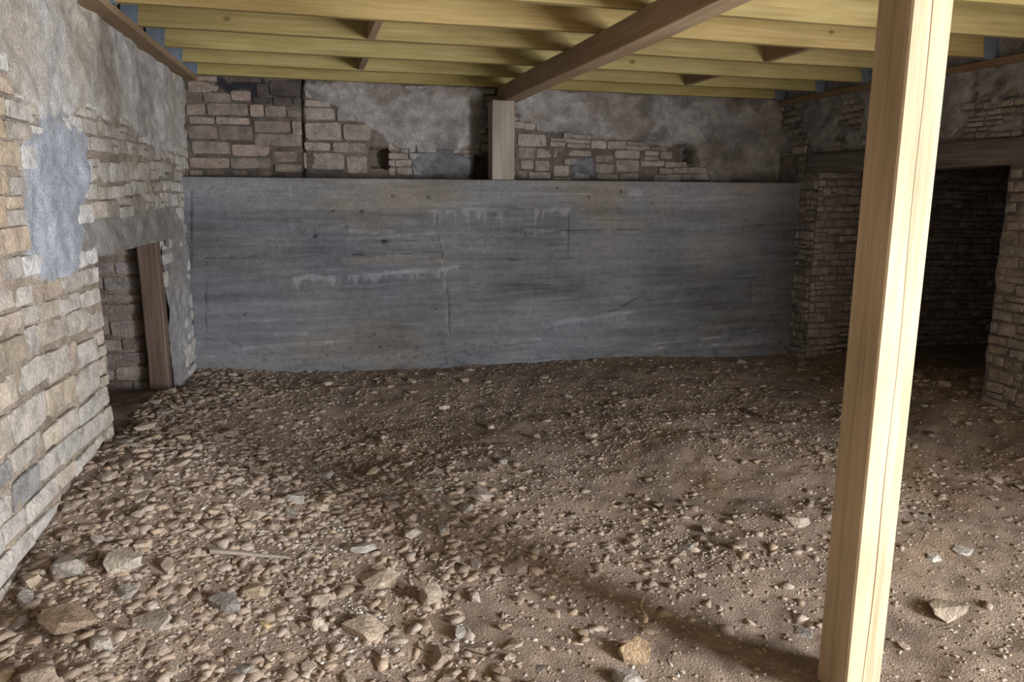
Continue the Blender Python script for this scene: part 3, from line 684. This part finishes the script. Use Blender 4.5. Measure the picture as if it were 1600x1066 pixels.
# sticks
def stick(p0, p1, r, label, mat, cat='stick'):
    a, b = on_floor(*p0), on_floor(*p1); a[2] += r*1.3; b[2] += r*1.3; d = b-a; L = np.linalg.norm(d); d = d/L; sd = np.cross(d, [0, 0, 1]); sd /= np.linalg.norm(sd)
    n = 9; V = []; m = 6; rr = random.Random(int(p0[0]))
    for i in range(n):
        t = i/(n-1); c = a + d*L*t + sd*.012*math.sin(t*5+1) + np.array([0, 0, .004*math.sin(t*7)]); q = r*(1 - .45*t)*(1+rr.uniform(-.15, .15))
        for k in range(m):
            an = 2*math.pi*k/m; V.append(c + sd*math.cos(an)*q*1.3 + np.array([0, 0, 1])*math.sin(an)*q*.8)
    Fc = [(i*m+k, i*m+(k+1) % m, (i+1)*m+(k+1) % m, (i+1)*m+k) for i in range(n-1) for k in range(m)]
    me = bpy.data.meshes.new('stick'); me.from_pydata([tuple(v-a) for v in V], [], Fc + [tuple(range(m))[::-1], tuple(range((n-1)*m, n*m))]); me.update()
    o = link('stick', me, mat); o.location = a; tag(o, label, cat)
stick((328, 866), (452, 879), .013, 'long brown splintered stick lying across the rubble', M_GREYWOOD)
stick((1160, 642), (1192, 656), .014, 'short dark stick on the chips far out on the floor', M_JAMB)
stick((1004, 975), (1007, 938), .007, 'thin pale wood splinter lying in the shadow of the tall post', M_POST)

# the other larger stones one by one, by where they lie
ZONES = [('lying along the foot of the low doorway wall', 'rubble stones along the wall foot', 'wallfoot', 85),
         ('lying in the loose stony heap', 'rubble stones in the loose heap', 'heap', 95),
         ('lying on the open earth floor', 'stones scattered on the open floor', 'open', 55),
         ('lying near the foot of the concrete wall', 'stones near the concrete wall', 'back', 20),
         ('lying on the rubble before the wide dark opening', 'stones before the wide opening', 'opening', 20)]
KINDS_ = [('tan', (.39, .33, .27)), ('brown', (.33, .268, .215)), ('pale buff', (.44, .39, .335)), ('grey', (.33, .31, .29)), ('ochre', (.4, .325, .24))]
STK = [on_floor(328+k_*15.5, 866+k_*1.6)[:2] for k_ in range(9)]
for lab, grp, z, n in ZONES:
    c = 0; tries = 0
    while c < n and tries < 6000:
        tries += 1
        if z == 'wallfoot': y = R.uniform(2.1, 6.2); x = XL(y) + .05 + abs(R.gauss(0, .22)); s = R.uniform(.05, .12)
        elif z == 'heap': y = R.uniform(1.7, 4.3); x = R.uniform(-.9, .75); s = R.uniform(.05, .105)
        elif z == 'open': y = R.uniform(2.2, 5.4); x = R.uniform(.3, 3.9); s = R.uniform(.05, .095)
        elif z == 'back': y = R.uniform(5.6, 6.3); x = R.uniform(-.6, 4.3); s = R.uniform(.06, .11)
        else: y = R.uniform(3.9, 6.0); x = R.uniform(4.1, 5.0); s = R.uniform(.07, .16)
        if any((x-a)**2 + (y-b)**2 < (r + s*.5)**2 for a, b, r in placed): continue
        P = np.array([x, y, float(floor_h(x, y))]) - CAM; dz = P@FWD; u = 800 + F*(P@RIGHT)/dz; v = 533 - F*(P@UP)/dz
        if not (0 < u < 1600 and v < 1075): continue
        if any((x-c_[0])**2 + (y-c_[1])**2 < (.09+s)**2 for c_ in STK): continue
        if 1.6 < x < 2.05 and 1.85 < y < 2.3: continue
        cn, cc = KINDS_[R.choice((0, 0, 1, 1, 2, 3, 4))]; th = R.choice((.24, .48)); asp = R.choice((.55, .85))
        k = 1 + R.uniform(-.1, .1); size = 'small' if s < .065 else 'middling' if s < .09 else 'large'
        l = '%s %s %s %s stone %s' % (size, 'flat' if th < .4 else 'blocky', 'long' if asp < .7 else 'squat', cn, lab)
        rock(x, y, s, s*asp, s*th, l, grp, tilt=.2, colr=tuple(q_*k for q_ in cc)); c += 1

# countless small chips, one body of stuff
def chips(name, n, size, dens, cols, flat, seed, label, sinkr=(.42, .72)):
    rs = np.random.RandomState(seed); X = []; 
    while sum(len(a) for a in X) < n:
        m = 40000; x = rs.uniform(-1.25, 5.2, m); y = rs.uniform(1.2, 6.4, m)
        P = np.stack([x, y, floor_h(x, y)], -1); Q = P - CAM; d = Q@FWD; u = 800 + F*(Q@RIGHT)/d; v = 533 - F*(Q@UP)/d
        ok = (u > -120) & (u < 1720) & (v < 1180) & (d > .3) & (x > XL(y)+.005) & ((x < XR) | ((y > OY0) & (y < OY1)))
        ok &= rs.rand(m) < dens(x, y); ok &= ~((x > PX-.02) & (x < PX+PS+.02) & (y > PY-.02) & (y < PY+PS+.02)); X.append(P[ok])
    P = np.concatenate(X)[:n]; n = len(P)
    s = size[0] + (size[1]-size[0])*rs.rand(n)**2.6; kk = rs.randint(0, 12, n); an = rs.rand(n)*6.283
    asp = rs.uniform(.5, .95, n); fl = rs.uniform(*flat, n); t1 = rs.uniform(-.2, .2, n); t2 = rs.uniform(-.2, .2, n); sk = rs.uniform(*sinkr, n)
    cc = np.array(cols)[rs.randint(0, len(cols), n)]*rs.uniform(.75, 1.2, (n, 1))
    VV, FF, CC = [], [], []; nb = 0
    for k in range(12):
        i = np.where(kk == k)[0]; V, Fc = HL[k]; S = V[None]*np.stack([s[i], s[i]*asp[i], s[i]*fl[i]], -1)[:, None]
        S[..., 2] += t1[i, None]*S[..., 0] + t2[i, None]*S[..., 1]
        c, sn = np.cos(an[i])[:, None], np.sin(an[i])[:, None]
        W = np.stack([c*S[..., 0]-sn*S[..., 1], sn*S[..., 0]+c*S[..., 1], S[..., 2]], -1) + P[i][:, None]
        W[..., 2] += (s[i]*fl[i]*(.5-sk[i]))[:, None]
        VV.append(W.reshape(-1, 3)); FF.append((Fc[None] + (np.arange(len(i))*len(V))[:, None, None] + nb).reshape(-1, 3)); nb += W.shape[0]*W.shape[1]
        CC.append(np.repeat(cc[i], len(V), 0))
    o = link(name, mesh_np(name, np.concatenate(VV), np.concatenate(FF), np.concatenate(CC), True), M_CHIP, floor)
    tag(o, kind='stuff'); return o
def dens_big(x, y):
    d = .03 + .8*(1-sstep(.1, 1.4, x - XL(y))) + .5*(1-sstep(-.2, 1.3, x))*(1-sstep(3.6, 4.8, y)) + .35*sstep(.0, .14, fbm(x*1.2, y*1.6, 101, 3)) + .3*sstep(4.0, 4.6, x)
    return d*(1 - .6*((x > .6) & (y < 2.9)))*(1 - .5*sstep(3.4, 4.2, y)*sstep(.25, .6, x - XL(y)))
def dens_small(x, y):
    return (.3 + .7*sstep(-.08, .12, fbm(x*1.1, y*1.9, 102, 4)))*(1 - .35*((x > .5) & (y < 2.8)))
RUB = [(.345, .277, .222), (.33, .262, .21), (.365, .302, .25), (.315, .248, .197), (.355, .3, .256), (.35, .272, .202)]
chips('rubble', 6200, (.024, .078), dens_big, RUB, (.25, .5), 1, None)
chips('gravel', 30000, (.010, .032), dens_small, RUB + [(.4, .36, .32), (.48, .447, .41)], (.2, .42), 2, None)
CRUMB = [on_floor(*q_)[:2] for q_ in [(485, 855), (495, 862), (535, 830), (585, 1005), (600, 1020), (530, 1010), (430, 830), (350, 800), (700, 1010), (560, 960), (690, 880)]]
def dens_crumb(x, y):
    d = np.zeros(np.shape(x))
    for c_ in CRUMB: d = np.maximum(d, np.exp(-((x-c_[0])**2 + (y-c_[1])**2)/.07**2))
    return d
chips('plaster_crumbs', 420, (.008, .026), dens_crumb, [(.6, .58, .56), (.5, .48, .46)], (.25, .5), 3, None, (.2, .5))
print('objects', len(bpy.data.objects), 'tris', sum(len(o.data.polygons) for o in bpy.data.objects if o.type == 'MESH'))
